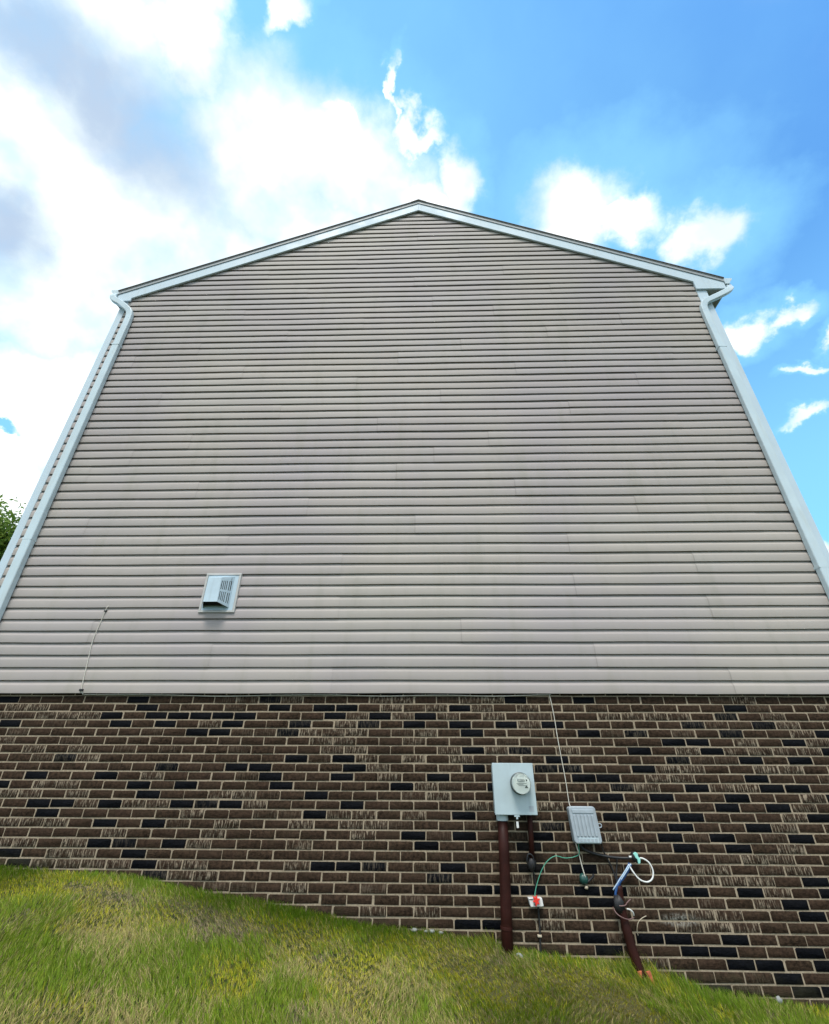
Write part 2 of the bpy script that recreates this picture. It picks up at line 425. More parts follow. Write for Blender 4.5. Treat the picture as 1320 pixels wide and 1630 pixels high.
ZB, BH, BW, BX = 2.1064, .0677, .2032, -3.6734
def brick_mesh(x0, x1, r0, r1, place, darks, smears, seed=1, generic=False):
    """rows r0..r1 of running bond between x0 and x1; place(x, out, z) puts a point on its wall"""
    g = np.random.default_rng(seed); V = []; L = []; S = []; A = []
    for r in range(r0, r1):
        off = BX if r % 2 else BX + BW / 2
        zt = ZB - r * BH
        n0 = int(math.floor((x0 - off) / BW)) - 1; n1 = int(math.ceil((x1 - off) / BW)) + 1
        for n in range(n0, n1):
            a = off + n * BW + .0052; b_ = off + (n + 1) * BW - .0052
            a = max(a, x0); b_ = min(b_, x1)
            if b_ - a < .03: continue
            c = zt - .0054; d = zt - BH + .0054
            j = g.uniform(-1, 1, 16)
            dk = (n in darks.get(r, ())) if not generic else g.random() < .14
            sm = (n in smears.get(r, ())) if not generic else g.random() < .14
            a += j[0] * .0030; b_ += j[1] * .0030; c += j[2] * .0016; d += j[3] * .0016
            y = j[4] * .0022
            e = .0035; cr = (j[5] > .45) * .007; cl = (j[6] > .6) * .007
            outer = [(a + j[11] * .002, d + j[7] * .0016), (b_ + j[12] * .002, d + j[8] * .0016), (b_, c - cr), (b_ - cr * 1.6, c), (a + cl * 1.6, c), (a, c - cl)]
            inner = [(a + e + j[11] * .002, d + e + j[7] * .0016), (b_ - e + j[12] * .002, d + e + j[8] * .0016), (b_ - e, c - cr - e), (b_ - cr * 1.6 - e, c - e), (a + cl * 1.6 + e, c - e), (a + e, c - cl - e)]
            k = len(V)
            tilt = (j[9] * .0012, j[10] * .0012)
            for (px, pz) in outer: V.append(place(px, -.014, pz))
            for (px, pz) in outer: V.append(place(px, y - .0032, pz))
            for q, (px, pz) in enumerate(inner): V.append(place(px, y + (tilt[0] if q in (0, 5, 4) else tilt[1]), pz))
            for m in (0, 6):
                for q in range(6): L += [k + m + q, k + m + (q + 1) % 6, k + m + 6 + (q + 1) % 6, k + m + 6 + q]; S.append(4)
            L += [k + 12 + q for q in range(6)]; S.append(6)
            A += [(g.random(), 1.0 if dk else 0.0, (g.uniform(.55, 1) if sm else (g.uniform(.10, .25) if g.random() < .12 else 0)), 1)] * 18
    me = np_mesh('brick_wall', V, L, S); col_attr(me, 'brick', A); return me
front_me = brick_mesh(XL, XR, -1, 38, lambda x, o, z: (x, -o, z), DARK_BRICKS, SMEARED_BRICKS)
brick_wall = link('brick_wall', front_me, M['brick'], house)
w = MB(); w.box(XL + .004, XR - .004, .0042, .09, -.6, ZB + BH - .001); w.build('mortar', M['mortar'], brick_wall)
for side, X, sg in (('l', XL, -1), ('r', XR, 1)):
    me = brick_mesh(.06, HOUSE_D, -1, 38, lambda x, o, z: (X + sg * (o + .001), x, z), {}, {}, 5 + sg, True)
    if sg < 0: me.flip_normals()
    bw = link('brick_wall', me, M['brick'], house)
    w = MB(); w.box(min(X - sg * .005, X - sg * .08), max(X - sg * .005, X - sg * .08), .092, HOUSE_D, -.6, ZB + BH - .001); w.build('mortar', M['mortar'], bw)
w = MB(); w.box(XL, XR, HOUSE_D + .002, HOUSE_D + .09, -.6, ZB + BH); w.build('rear_wall', M['mortar'], house)

# siding: dutch-lap courses in long panels, each lapped over its neighbour
PROFILE = [(.0, .0140), (.0, .0158), (.004, .0165), (.070, .0172), (.075, .0160), (.081, .0125), (.088, .0075), (.096, .0035), (.105, .0010), (.113, -.0010), (.140, -.0020)]
LIP = [(.040, -.0015), (.040, .0132), (.0, .0146)]
SEAMS = {0: 2.75, 1: 1.57, 2: .33, 3: 2.76, 4: 1.49, 5: 2.75, 6: 1.5, 7: 3.54, 8: 2.31, 9: 1.01, 10: 3.32, 11: .1, 12: .76, 13: 3.07, 14: 1.8, 15: 0.2, 16: 2.74, 17: 1.2, 18: 3.3, 19: .5, 20: 1.7, 21: 2.77, 22: 1.0, 23: 3.78}
def wave_z(x, z): return .0020 * math.sin(x * 1.1 + z * .7) + .0009 * math.sin(x * 2.7 - z * 2.1 + 1) + .0009 * math.sin(x * 6.1 + z * 13)
def wave_y(x, z): return .0014 * math.sin(x * 1.7 + z * 3.3) + .0009 * math.sin(x * 3.9 + z * 7.1 + 2)
def siding_front():
    V = []; L = []; S = []; A = []
    prof = LIP + PROFILE[1:]
    ncourse = int((PZ - .3 - BASE) / COURSE) + 1
    for k in range(ncourse):
        j = k // 2; s0 = SEAMS.get(j, ((j * 1.37) % 3.4) - .4)
        cuts = sorted([c for c in (s0 - 7.32, s0 - 3.66, s0, s0 + 3.66) if XL + .15 < c < XR - .15])
        edges = [XL - .1] + cuts + [XR + .1]
        for i in range(len(edges) - 1):
            a, b_ = edges[i], edges[i + 1] + (.03 if i < len(edges) - 2 else 0)
            lap = .0026 * ((i + 1) % 2)
            g = random.Random(j * 31 + i); tn = 1 + g.uniform(-.028, .028); hue = g.uniform(-.008, .008)
            m = max(6, int((b_ - a) / .16) + 4); base = len(V); rows = len(prof); kept = 0
            for (pz, py) in prof:
                z = BASE + k * COURSE + pz
                lim = (PZ - .245 - z) / SLOPE
                xl, xr = max(XL, PX - lim), min(XR, PX + lim)
                u0, u1 = min(max(a, xl), xr), max(min(b_, xr), xl)
                stations = [u0 + (u1 - u0) * q / (m - 4) for q in range(m - 3)]
                if i > 0 and u1 - u0 > .05: stations[1:1] = [u0 + .006, u0 + .010]
                else: stations[1:1] = [u0 + (u1 - u0) * .001, u0 + (u1 - u0) * .002]
                stations[-1:-1] = [u1 - (u1 - u0) * .002, u1 - (u1 - u0) * .001]
                for q, x in enumerate(stations):
                    dirt = .80 if (i > 0 and q < 2) else 1.0  # seam edge darkened: some dirt, plus painted shade of the lap gap
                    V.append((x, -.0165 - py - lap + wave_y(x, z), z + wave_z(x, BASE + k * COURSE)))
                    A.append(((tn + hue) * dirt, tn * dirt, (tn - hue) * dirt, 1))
            for r in range(rows - 1):
                for q in range(m):
                    c0 = base + r * (m + 1) + q
                    L += [c0, c0 + 1, c0 + m + 2, c0 + m + 1]; S.append(4)
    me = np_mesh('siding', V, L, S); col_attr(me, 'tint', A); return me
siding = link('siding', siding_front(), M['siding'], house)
for sg, X in ((-1, XL), (1, XR)):
    V = []; L = []; S = []
    for k in range(int((7.9 - BASE) / COURSE)):
        base = len(V); prof = LIP + PROFILE[1:]
        for (pz, py) in prof:
            for q in range(10):
                y = .0 + HOUSE_D * q / 9; z = BASE + k * COURSE + pz
                V.append((X + sg * (.004 + py), y, z))
        for r in range(len(prof) - 1):
            for q in range(9):
                c0 = base + r * 10 + q; f = [c0, c0 + 1, c0 + 11, c0 + 10]; L += f if sg > 0 else f[::-1]; S.append(4)
    me = np_mesh('siding', V, L, S); col_attr(me, 'tint', [(1, 1, 1, 1)] * len(V)); link('siding', me, M['siding'], house)
# sheathing behind, so that the gaps are dark and the house is closed
w = MB(); lim = 7.75
w.prism([(XL + .01, BASE + .03), (XR - .01, BASE + .03), (XR - .01, 7.75), (PX, PZ - .2), (XL + .01, 7.75)], 'y', -.012, HOUSE_D)
w.build('sheathing', M['dark'], house)
# starter strip
w = MB(); w.box(XL, XR, -.022, -.004, BASE + .002, BASE + .014); w.build('starter_strip', M['dark'], house)

# corner trims
for x0, x1, sx in ((XL - .018, XL + .072, -1), (XR - .125, XR + .018, 1)):
    w = MB(); zt = 7.86
    w.prism([(x0, -.040), (x1, -.040), (x1, -.014), (x0 + .026, -.014), (x0 + .026, .05), (x0, .05)] if sx < 0 else
             [(x0, -.040), (x1, -.040), (x1, .05), (x1 - .026, .05), (x1 - .026, -.014), (x0, -.014)], 'z', BASE, zt)
    w.build('corner_trim', M['trim'], house, bevel=.003)

# roof with shingles, drip edge, rake boards and soffit
EL, ER = -4.62, 4.41
for xe in (EL, ER):
    sg = -1 if xe < 0 else 1
    xo = xe + sg * .016
    def band(hi, lo, y0, y1, xend, xin=PX):
        return MB().prism([(xin, PZ + hi), (xend, rake(xend) + hi), (xend, rake(xend) + lo), (xin, PZ + lo)], 'y', y0, y1)
    band(0, -.019, -.098, HOUSE_D + .1, xo).build('shingles', M['shingle'], house, bevel=.004)
    band(-.020, -.032, -.088, HOUSE_D + .08, xo - sg * .012).build('roof_deck', M['dripedge'], house)
    band(-.033, -.084, -.082, -.060, xe + sg * .004).build('drip_edge', M['dripedge'], house)
    # rake board with the squared return at the eave
    xr_ = XR - .135 if sg > 0 else XL + .115
    zl = rake(xe) - .225
    poly = [(PX, PZ - .085), (xe, rake(xe) - .085), (xe, zl), (xr_, zl), (xr_, rake(xr_) - .275), (PX, PZ - .275)]
    MB().prism(poly, 'y', -.070, -.046).build('rake_board', M['trim'], house, bevel=.003)
    # underside strip between board and wall
    MB().prism([(PX, PZ - .235), (xe, rake(xe) - .235), (xe, rake(xe) - .262), (PX, PZ - .262)], 'y', -.045, -.012).build('soffit', M['soffit'], house)
    # eave soffit and fascia running back along the house
    xw = XR if sg > 0 else XL
    if sg > 0:
        MB().prism([(xw + .02, zl), (xe, zl), (xe, zl + .01), (xw + .02, zl + .01)], 'y', -.045, HOUSE_D).build('eave_soffit', M['soffit'], house)
    MB().prism([(xe, zl - .004), (xe + sg * .018, zl - .004), (xe + sg * .018, rake(xe) - .07), (xe, rake(xe) - .06)], 'y', -.045, HOUSE_D + .05).build('fascia', M['trim'], house)
    # k-style gutter with a closed end
    gx = xe + sg * .019; gz = rake(xe) + (.0 if sg > 0 else .03)
    prof = [(0, 0), (0, -.115), (.060, -.115), (.072, -.090), (.088, -.060), (.118, -.028), (.122, 0), (.110, 0), (.110, -.018), (.082, -.052), (.064, -.085), (.054, -.106), (.008, -.106), (.008, 0)]
    g = MB().prism([(gx + sg * a, gz + b_) for a, b_ in prof], 'y', -.060, HOUSE_D + .06).build('gutter', M['gutter'], house)
    MB().prism([(gx + sg * a, gz + b_) for a, b_ in [(-.001, .004), (-.001, -.118), (.061, -.118), (.075, -.092), (.091, -.062), (.121, -.030), (.127, .004)]], 'y', -.068, -.0605).build('end_cap', M['gutter'], g, bevel=.002)
w = MB(); w.prism([(PX - .13, PZ - SLOPE * .13 + .001), (PX, PZ + .012), (PX + .13, PZ - SLOPE * .13 + .001), (PX + .13, PZ - SLOPE * .13 - .02), (PX, PZ - .02), (PX - .13, PZ - SLOPE * .13 - .02)], 'y', -.101, HOUSE_D + .1)
w.build('ridge_cap', M['shingle'], house, bevel=.004)

# downspouts
def rsec(wd, dp, r=.012):
    out = []
    for cx, cy, a0 in ((wd / 2 - r, dp / 2 - r, 0), (-wd / 2 + r, dp / 2 - r, 90), (-wd / 2 + r, -dp / 2 + r, 180), (wd / 2 - r, -dp / 2 + r, 270)):
        for k in range(4):
            an = R(a0 + 30 * k); out.append((cx + r * math.cos(an), cy + r * math.sin(an)))
    return out
def downspout(path, x_low, seams):
    w = MB(); w.tube(smooth_path(path, 5), 0, section=rsec(.062, .088), up=(0, -1, 0))
    d = w.build('downspout', M['gutter'], house, smooth=False, bevel=0)
    top = path[-1]
    prev = top[2]; cuts = [top[2]] + seams + [0.75 if x_low < 0 else .35]
    for i in range(len(cuts) - 1):
        z1, z0 = cuts[i], cuts[i + 1]
        grow = .004 * i
        s = rsec(.062 + grow, .092 + grow)
        xm = lambda z: top[0] + (x_low - top[0]) * (top[2] - z) / (top[2] - .6)
        w = MB(); w.tube([(xm(z1) , top[1], z1 + (.04 if i else 0)), (xm(z0), top[1], z0)], 0, section=s, up=(0, -1, 0))
        w.build('pipe_section', M['gutter'], d)
    for z in seams:
        xm = top[0] + (x_low - top[0]) * (top[2] - z) / (top[2] - .6)
        w = MB(); w.box(xm - .052, xm + .052, top[1] - .036, -.034, z - .30, z - .275); w.build('bracket', M['gutter'], d)
downspout([(-4.69, .0, 7.88), (-4.680, -.05, 7.80), (-4.668, -.083, 7.73), (-4.640, -.085, 7.670), (-4.58, -.086, 7.62), (-4.50, -.086, 7.565), (-4.41, -.084, 7.485), (-4.335, -.077, 7.41), (-4.302, -.074, 7.32), (-4.292, -.074, 7.22)], -4.287, [6.972, 3.968])
downspout([(4.50, .01, 7.86), (4.49, -.02, 7.77), (4.455, -.065, 7.67), (4.38, -.083, 7.59), (4.24, -.085, 7.50), (4.10, -.084, 7.42), (4.00, -.078, 7.36), (3.955, -.074, 7.27), (3.945, -.074, 7.17)], 3.975, [6.735, 3.598])

# ------------------------------------------------------------------ heater vent on the siding
vent = empty('wall_vent', (-2.08, -.03, 2.87), 'pale blue metal wall vent hood with slotted side on the siding', 'vent')
def frame(x0, x1, z0, z1, t, y0, y1):
    w = MB(); w.box(x0, x1, y0, y1, z1 - t, z1); w.box(x0, x1, y0, y1, z0, z0 + t)
    w.box(x0, x0 + t, y0 + .001, y1, z0 + t, z1 - t); w.box(x1 - t, x1, y0 + .001, y1, z0 + t, z1 - t); return w
frame(-2.268, -1.905, 2.875, 3.290, .022, -.052, -.020).build('mounting_frame', M['frame'], vent, bevel=.003)
MB().box(-2.244, -1.929, -.046, -.022, 2.899, 3.266).build('base_plate', M['vent_white'], vent)
# hood: a tapered shell open below, its side cheeks leaning outwards to the plate
yf, yb = -.175, -.047
F = [(-2.180, yf, 2.945), (-2.045, yf, 2.945), (-2.055, yf + .012, 3.20), (-2.185, yf + .012, 3.20)]
B = [(-2.235, yb, 2.925), (-1.975, yb, 2.925), (-1.975, yb, 3.25), (-2.235, yb, 3.25)]
w = MB(); w.add(F + B, [(0, 1, 2, 3), (3, 2, 6, 7), (0, 3, 7, 4)])
shell = w.build('hood', M['vent_white'], vent)
sm_ = shell.modifiers.new('thick', 'SOLIDIFY'); sm_.thickness = .004; sm_.offset = -1
# slotted cheek: bars between the slots
def cheek(mirror=False):
    o = [Vector(p) for p in (B[1], F[1], F[2], B[2])]   # bottom back, bottom front, top front, top back
    def P(u, v, n=0):                                     # u: 0 back .. 1 front, v: 0 bottom .. 1 top
        a = o[0].lerp(o[1], u); b_ = o[3].lerp(o[2], u); p = a.lerp(b_, v)
        nrm = (o[1] - o[0]).cross(o[3] - o[0]).normalized(); return p + nrm * n
    w = MB()
    def patch(u0, u1, v0, v1):
        q = [P(u0, v0, .0), P(u1, v0, .0), P(u1, v1, .0), P(u0, v1, .0)]; r_ = [P(u0, v0, -.004), P(u1, v0, -.004), P(u1, v1, -.004), P(u0, v1, -.004)]
        w.add(q + r_, [(0, 1, 2, 3), (7, 6, 5, 4), (0, 4, 5, 1), (1, 5, 6, 2), (2, 6, 7, 3), (3, 7, 4, 0)])
    rows = [(.10, .44), (.52, .86)]; groups = [(.10, .32, 2), (.44, .92, 4)]
    patch(0, 1, 0, .10); patch(0, 1, .44, .52); patch(0, 1, .86, 1)
    for v0, v1 in rows:
        x = 0
        for g0, g1, n in groups:
            patch(x, g0, v0, v1)
            wdt = (g1 - g0) / (2 * n - 1)
            for k in range(n - 1): patch(g0 + (2 * k + 1) * wdt, g0 + (2 * k + 2) * wdt, v0, v1)
            x = g1
        patch(x, 1, v0, v1)
    return w
cheek().build('slotted_side', M['vent_white'], vent)
MB().box(-2.222, -1.985, -.072, -.0465, 2.945, 3.235).build('flue', M['dark'], vent)  # dark plate added behind the cheek, its colour standing in for shade in the slots

# ------------------------------------------------------------------ electric meter cabinet
mc = empty('electric_meter', (.70, 0, 1.21), 'grey steel meter cabinet with round glass electricity meter on the brick', 'electric meter')
MB().box(.538, .856, -.118, .0, 1.214, 1.562).build('cabinet', M['meter_grey'], mc, bevel=.004)
w = MB(); w.box(.531, .864, -.130, -.1185, 1.209, 1.570)
w.build('cover', M['meter_grey'], mc, bevel=.003)
MB().box(.60, .70, -.075, -.02, 1.562, 1.571).build('top_lug', M['meter_grey'], mc, bevel=.002)
MB().box(.80, .838, -.1312, -.1303, 1.232, 1.270).build('sticker', M['plastic_grey'], mc)
mt = MB().disc((.747, 1.425), 0, 0, 0, prof=[(-.130, .080), (-.150, .080), (-.152, .077), (-.165, .0765), (-.166, .070)]).build('meter_ring', M['ring'], mc, smooth=False)
MB().disc((.747, 1.425), 0, 0, 0, prof=[(-.150, .068), (-.205, .066)]).build('meter', M['lens'], mc, smooth=False)
gl = MB().disc((.747, 1.425), 0, 0, 0, prof=[(-.160, .0745), (-.215, .0725), (-.226, .068), (-.231, .055), (-.232, .0)][:4]).build('glass_cover', M['glass'], mc, smooth=False)
w = MB(); w.box(.715, .770, -.2075, -.2052, 1.440, 1.456); w.build('display', M['print'], mc)
w = MB()
for k in range(5): w.box(.719 + k * .0098, .7255 + k * .0098, -.2088, -.2078, 1.4425, 1.4535)
w.build('digit', M['lens'], mc)
w = MB(); w.disc((.787, 1.448), 0, 0, 0, prof=[(-.2052, .005), (-.2075, .005)], seg=16); w.build('sensor', M['black'], mc)
w = MB()
for z, a, b_ in ((1.425, .705, .785), (1.418, .712, .76), (1.411, .72, .775)): w.box(a, b_, -.2062, -.2052, z, z + .0025)
w.box(.770, .793, -.2064, -.2053, 1.394, 1.402); w.box(.776, .787, -.2064, -.2053, 1.402, 1.412); w.build('face_print', M['print'], mc)
w = MB(); w.box(.680, .722, -.128, -.11, 1.196, 1.2085); w.box(.693, .708, -.129, -.126, 1.180, 1.1955); w.build('hasp', M['meter_grey'], mc, bevel=.001)
w = MB(); w.tube(smooth_path([(.700, -.120, 1.190), (.693, -.118, 1.170), (.698, -.116, 1.160)], 4), .002, 6); w.build('seal_wire', M['black'], mc)
MB().box(.692, .710, -.121, -.113, 1.122, 1.166).build('seal', M['white'], mc, bevel=.003)
w = MB(); w.tube([(.594, -.052, 1.212), (.594, -.052, 1.166)], .047, 20); w.build('conduit_hub', M['meter_grey'], mc, smooth=False, bevel=.002)

cp = empty('conduit_pipe', (.56, -.05, .30), 'thick straight brown pipe rising from the grass to the meter cabinet', 'pipe')
w = MB(); w.tube([(.594, -.052, 1.167), (.588, -.052, .95), (.572, -.053, .62), (.556, -.054, .20)], [.040, .040, .0415, .0425], 24); w.build('pipe', M['brown'], cp, smooth=True)
w = MB(); w.tube([(.566, -.0535, .52), (.565, -.0535, .50)], .0445, 24); w.build('coupling', M['brown'], cp, bevel=.002)

sc = empty('small_conduit', (.80, -.03, .87), 'thin dark brown pipe under the meter cabinet ending in a black lump', 'pipe')
w = MB(); w.tube([(.817, -.034, 1.213), (.813, -.034, 1.10), (.804, -.034, .925)], .021, 14); w.build('pipe', M['brown'], sc, smooth=True)
w = MB(); w.blob((.795, -.034, .885), .034, .030, .045, 12, .2, 4); w.build('lump', M['black'], sc, smooth=True)
w = MB(); w.tube(smooth_path([(.80, -.03, .88), (.76, -.05, .90), (.775, -.055, .95), (.81, -.05, .93), (.80, -.04, .86), (.812, -.02, .80), (.815, -.012, .70)], 5), .006, 8); w.build('cable_loop', M['black'], sc, smooth=True)

# ------------------------------------------------------------------ telephone / cable box
nb = empty('utility_box', (1.24, 0, 1.02), 'light grey ribbed plastic utility box right of the electric meter', 'utility box')
def shear(mb, k, z0):
    mb.v = [(x + (z0 - z) * k, y, z) for (x, y, z) in mb.v]; return mb
KS, ZS = .075, 1.265
def rounded(x0, x1, z0, z1, r, y0, y1):
    pts = []
    for cx, cz, a0 in ((x1 - r, z1 - r, 0), (x0 + r, z1 - r, 90), (x0 + r, z0 + r, 180), (x1 - r, z0 + r, 270)):
        for k in range(5): pts.append((cx + r * math.cos(R(a0 + 22.5 * k)), cz + r * math.sin(R(a0 + 22.5 * k))))
    return MB().prism(pts, 'y', y0, y1)
shear(rounded(1.125, 1.330, 1.018, 1.262, .018, -.060, 0), KS, ZS).build('box_base', M['plastic_grey'], nb, bevel=.003)
shear(rounded(1.118, 1.330, 1.022, 1.268, .022, -.098, -.0605), KS, ZS).build('lid', M['plastic_grey'], nb, bevel=.008, segs=3)
shear(MB().box(1.140, 1.308, -.1035, -.0985, 1.222, 1.247), KS, ZS).build('raised_panel', M['plastic_grey'], nb, bevel=.003)
for k in range(6):
    x = 1.142 + k * .0285
    shear(MB().box(x, x + .0165, -.1060, -.0985, 1.070, 1.212), KS, ZS).build('rib', M['plastic_grey'], nb, bevel=.003)
shear(MB().box(1.148, 1.306, -.1020, -.0985, 1.030, 1.062), KS, ZS).build('label_panel', M['meter_grey'], nb, bevel=.002)
w = MB()
for k in range(5): w.box(1.158 + k * .029, 1.177 + k * .029, -.1032, -.1022, 1.036, 1.056)
shear(w, KS, ZS).build('embossing', M['plastic_grey'], nb)
w = MB(); w.tube(smooth_path([(1.338, -.06, 1.150), (1.362, -.06, 1.150), (1.370, -.06, 1.138), (1.362, -.06, 1.126), (1.340, -.06, 1.126)], 4), .004, 8); w.build('latch_loop', M['plastic_grey'], nb, smooth=True)

def cable(name, pts, rad, mat, label, cat='cable', parts=(), group=None, n=6):
    w = MB(); w.tube(smooth_path(pts, n), rad, 8)
    o = w.build(name, mat, None, smooth=True); return tag(o, label, cat, group)
# coaxial cable from the siding to the box
coax = empty('coaxial_cable', (-3.18, -.04, 2.13), 'thin off-white cable down the siding, along its lower edge, then down to the utility box', 'cable')
w = MB(); w.tube(smooth_path([(-3.192, -.028, 2.952), (-3.205, -.048, 2.925), (-3.222, -.040, 2.80), (-3.240, -.041, 2.61), (-3.225, -.041, 2.45), (-3.207, -.041, 2.28), (-3.192, -.042, 2.165), (-3.170, -.030, 2.118), (-3.10, -.018, 2.113), (-2.4, -.014, 2.111), (-1.9, -.012, 2.100), (-1.377, -.012, 2.110), (-.9, -.012, 2.113), (-.4, -.012, 2.103), (.1, -.012, 2.112), (.6, -.014, 2.104), (1.07, -.012, 2.116), (1.104, -.012, 2.104), (1.121, -.012, 1.939), (1.128, -.012, 1.75), (1.147, -.012, 1.456), (1.150, -.014, 1.30), (1.153, -.03, 1.262)], 5), .0034, 6)
w.build('cable', M['wire_white'], coax, smooth=True)
MB().box(-3.222, -3.198, -.050, -.031, 2.885, 2.905).build('cable_clip', M['black'], coax, bevel=.002)
MB().box(-3.205, -3.172, -.052, -.031, 2.140, 2.158).build('cable_clip', M['black'], coax, bevel=.002)
# wires below the box
cable('ground_wire', [(1.171, -.05, 1.03), (1.170, -.04, .957), (1.135, -.025, .932), (1.061, -.02, .923), (.99, -.02, .935), (.928, -.02, .907), (.878, -.02, .855), (.835, -.02, .782), (.802, -.03, .710), (.801, -.048, .686)], .0030, M['wire_green'], 'green wire looping from the utility box to the small white box')
cable('drop_wire', [(1.150, -.05, 1.03), (1.172, -.03, .94), (1.182, -.03, .87), (1.196, -.035, .795)], .0042, M['wire_white'], 'short white wire hanging from the utility box to the green plug')
cable('feed_cable', [(1.185, -.04, 1.03), (1.20, -.03, .99), (1.261, -.025, .962), (1.33, -.025, .945), (1.401, -.025, .934), (1.48, -.03, .928), (1.553, -.045, .930)], .0095, M['black'], 'thick black cable running sideways under the utility box to the mint coupler')
cable('drop_cable', [(1.351, -.05, 1.03), (1.362, -.03, .97), (1.391, -.018, .917), (1.422, -.018, .831), (1.432, -.035, .74)], .0055, M['black'], 'thin black cable dropping from the right end of the utility box into the leaning pipe')
cable('branch_cable', [(1.458, -.03, .925), (1.452, -.018, .88), (1.436, -.02, .82), (1.440, -.04, .74)], .0055, M['black'], 'short black cable joining the leaning pipe from below the thick black one')
gp = empty('plug', (1.185, -.02, .79), 'dark green plastic plug with a black stub on the brick', 'plug')
w = MB(); w.blob((1.183, -.018, .793), .032, .026, .036, 14, .12, 9); w.build('plug_body', M['green'], gp, smooth=True)
w = MB(); w.tube(smooth_path([(1.205, -.025, .775), (1.235, -.025, .795), (1.255, -.03, .812), (1.258, -.03, .828)], 4), .0085, 8); w.build('stub', M['black'], gp, smooth=True)
w = MB(); w.blob((1.195, -.018, .742), .014, .012, .011, 10, .15, 3); w.build('tip', M['tan'], gp, smooth=True)

cl = empty('cable_coupler', (1.60, -.05, .93), 'mint and black cable coupler with a white cable curling from it', 'cable coupler')
w = MB(); w.blob((1.592, -.05, .938), .034, .026, .034, 12, .15, 12); w.build('coupler_body', M['black'], cl, smooth=True)
w = MB(); w.prism([(1.572, .962), (1.590, .972), (1.606, .962), (1.604, .945), (1.618, .928), (1.612, .902), (1.597, .898), (1.596, .925), (1.584, .935)], 'y', -.084, -.066); w.build('tape', M['mint'], cl, bevel=.003)
w = MB(); w.tube([(1.545, -.05, .938), (1.565, -.052, .938)], .007, 8); w.build('connector', M['white'], cl)
w = MB(); w.tube(smooth_path([(1.600, -.055, .930), (1.640, -.07, .931), (1.680, -.078, .905), (1.694, -.085, .855), (1.674, -.09, .810), (1.631, -.09, .791), (1.582, -.082, .806), (1.549, -.072, .848), (1.530, -.055, .893)], 7), .0056, 10); w.build('white_cable', M['white'], cl, smooth=True)
rb = empty('wire_bundle', (1.45, -.05, .80), 'blue and white striped wire bundle entering the top of the leaning pipe', 'wire bundle')
w = MB(); w.tube(smooth_path([(1.545, -.05, .895), (1.51, -.05, .850), (1.475, -.05, .815), (1.435, -.048, .775), (1.425, -.046, .715)], 5), [.014] * 20 + [.017], 10); w.build('blue_wire', M['blue'], rb, smooth=True)
for k, (dx, dz) in enumerate(((-.012, .006), (.006, .012))):
    w = MB(); w.tube(smooth_path([(1.540 + dx, -.064, .885 + dz), (1.505 + dx, -.066, .848 + dz), (1.465 + dx, -.066, .808 + dz), (1.430 + dx, -.062, .770 + dz), (1.395 + dx, -.05, .735)][:5 - k], 5), .0042, 6); w.build('pale_wire', M['paleblue'], rb, smooth=True)
w = MB(); w.tube(smooth_path([(1.455, -.06, .80), (1.42, -.06, .765), (1.400, -.055, .725), (1.394, -.05, .70)], 5), .009, 8); w.build('blue_wire', M['blue'], rb, smooth=True)

lp = empty('leaning_pipe', (1.46, -.07, .24), 'bent brown pipe leaning right out of the grass with split orange foot', 'pipe')
w = MB(); w.tube(smooth_path([(1.432, -.045, .762), (1.424, -.048, .65), (1.432, -.05, .543), (1.446, -.058, .42), (1.470, -.070, .297), (1.482, -.076, .262)], 5), [.026] * 5 + [.029] * 6 + [.033] * 15, 16); w.build('pipe', M['brown'], lp, smooth=True)
for k, (dx, zz) in enumerate(((-.022, .235), (.036, .218))):
    w = MB(); w.prism([(1.482 + dx - .018, .300), (1.482 + dx + .012, .306), (1.482 + dx * 1.6 + .014, zz), (1.482 + dx * 1.6 + .002, zz)], 'y', -.118, -.102); w.build('split_foot', M['rust'], lp, bevel=.003)
w = MB(); w.blob((1.405, -.06, .655), .040, .03, .055, 10, .2, 31); w.build('tape_wrap', M['black'], lp, smooth=True)
cable('tie_wire', [(1.375, -.05, .660), (1.40, -.085, .650), (1.44, -.085, .652), (1.47, -.06, .665), (1.502, -.05, .682)], .0042, M['mauve'], 'brown wire wrapped around the leaning pipe above the white end', 'wire')
cable('loose_wire', [(1.362, -.05, .635), (1.372, -.08, .605), (1.405, -.095, .585), (1.45, -.085, .573), (1.50, -.06, .578)], .0038, M['mauve'], 'brown wire hanging in a loop below the wrapped one', 'wire')
cable('wire_end', [(1.455, -.07, .629), (1.475, -.07, .626), (1.495, -.065, .612), (1.504, -.055, .590)], .0052, M['white'], 'short white wire end curling beside the leaning pipe', 'wire')
cable('thin_twig', [(1.520, -.02, .470), (1.517, -.03, .505), (1.532, -.04, .548), (1.565, -.04, .572), (1.600, -.035, .584)], .0028, M['tan'], 'thin pale wire arching off the brick right of the leaning pipe', 'wire')

jb = empty('junction_box', (.80, -.02, .63), 'small white box with a red star-shaped clip low on the brick', 'junction box')
w = MB(); w.prism([(.744, .682), (.846, .684), (.853, .634), (.757, .630)], 'y', -.055, -.001); w.build('box', M['white'], jb, bevel=.004)
pts = []
for k in range(12):
    rr = (.031, .016)[k % 2] * (1 + .12 * math.sin(k * 5)); an = 2 * math.pi * k / 12 + .3; pts.append((.799 + rr * math.cos(an) * 1.0, .672 + rr * math.sin(an) * 1.15))
w = MB(); w.prism(pts, 'y', -.078, -.058); w.build('clip', M['red'], jb, bevel=.003)
w = MB(); w.disc((.789, .645), 0, 0, 0, prof=[(-.055, .005), (-.058, .005)], seg=12); w.build('screw', M['black'], jb)
w = MB(); w.box(.750, .776, -.0565, -.0555, .671, .677); w.build('slot', M['black'], jb)
dc = empty('down_wire', (.80, -.01, .33), 'thin black wire from the white box down to the grass', 'wire')
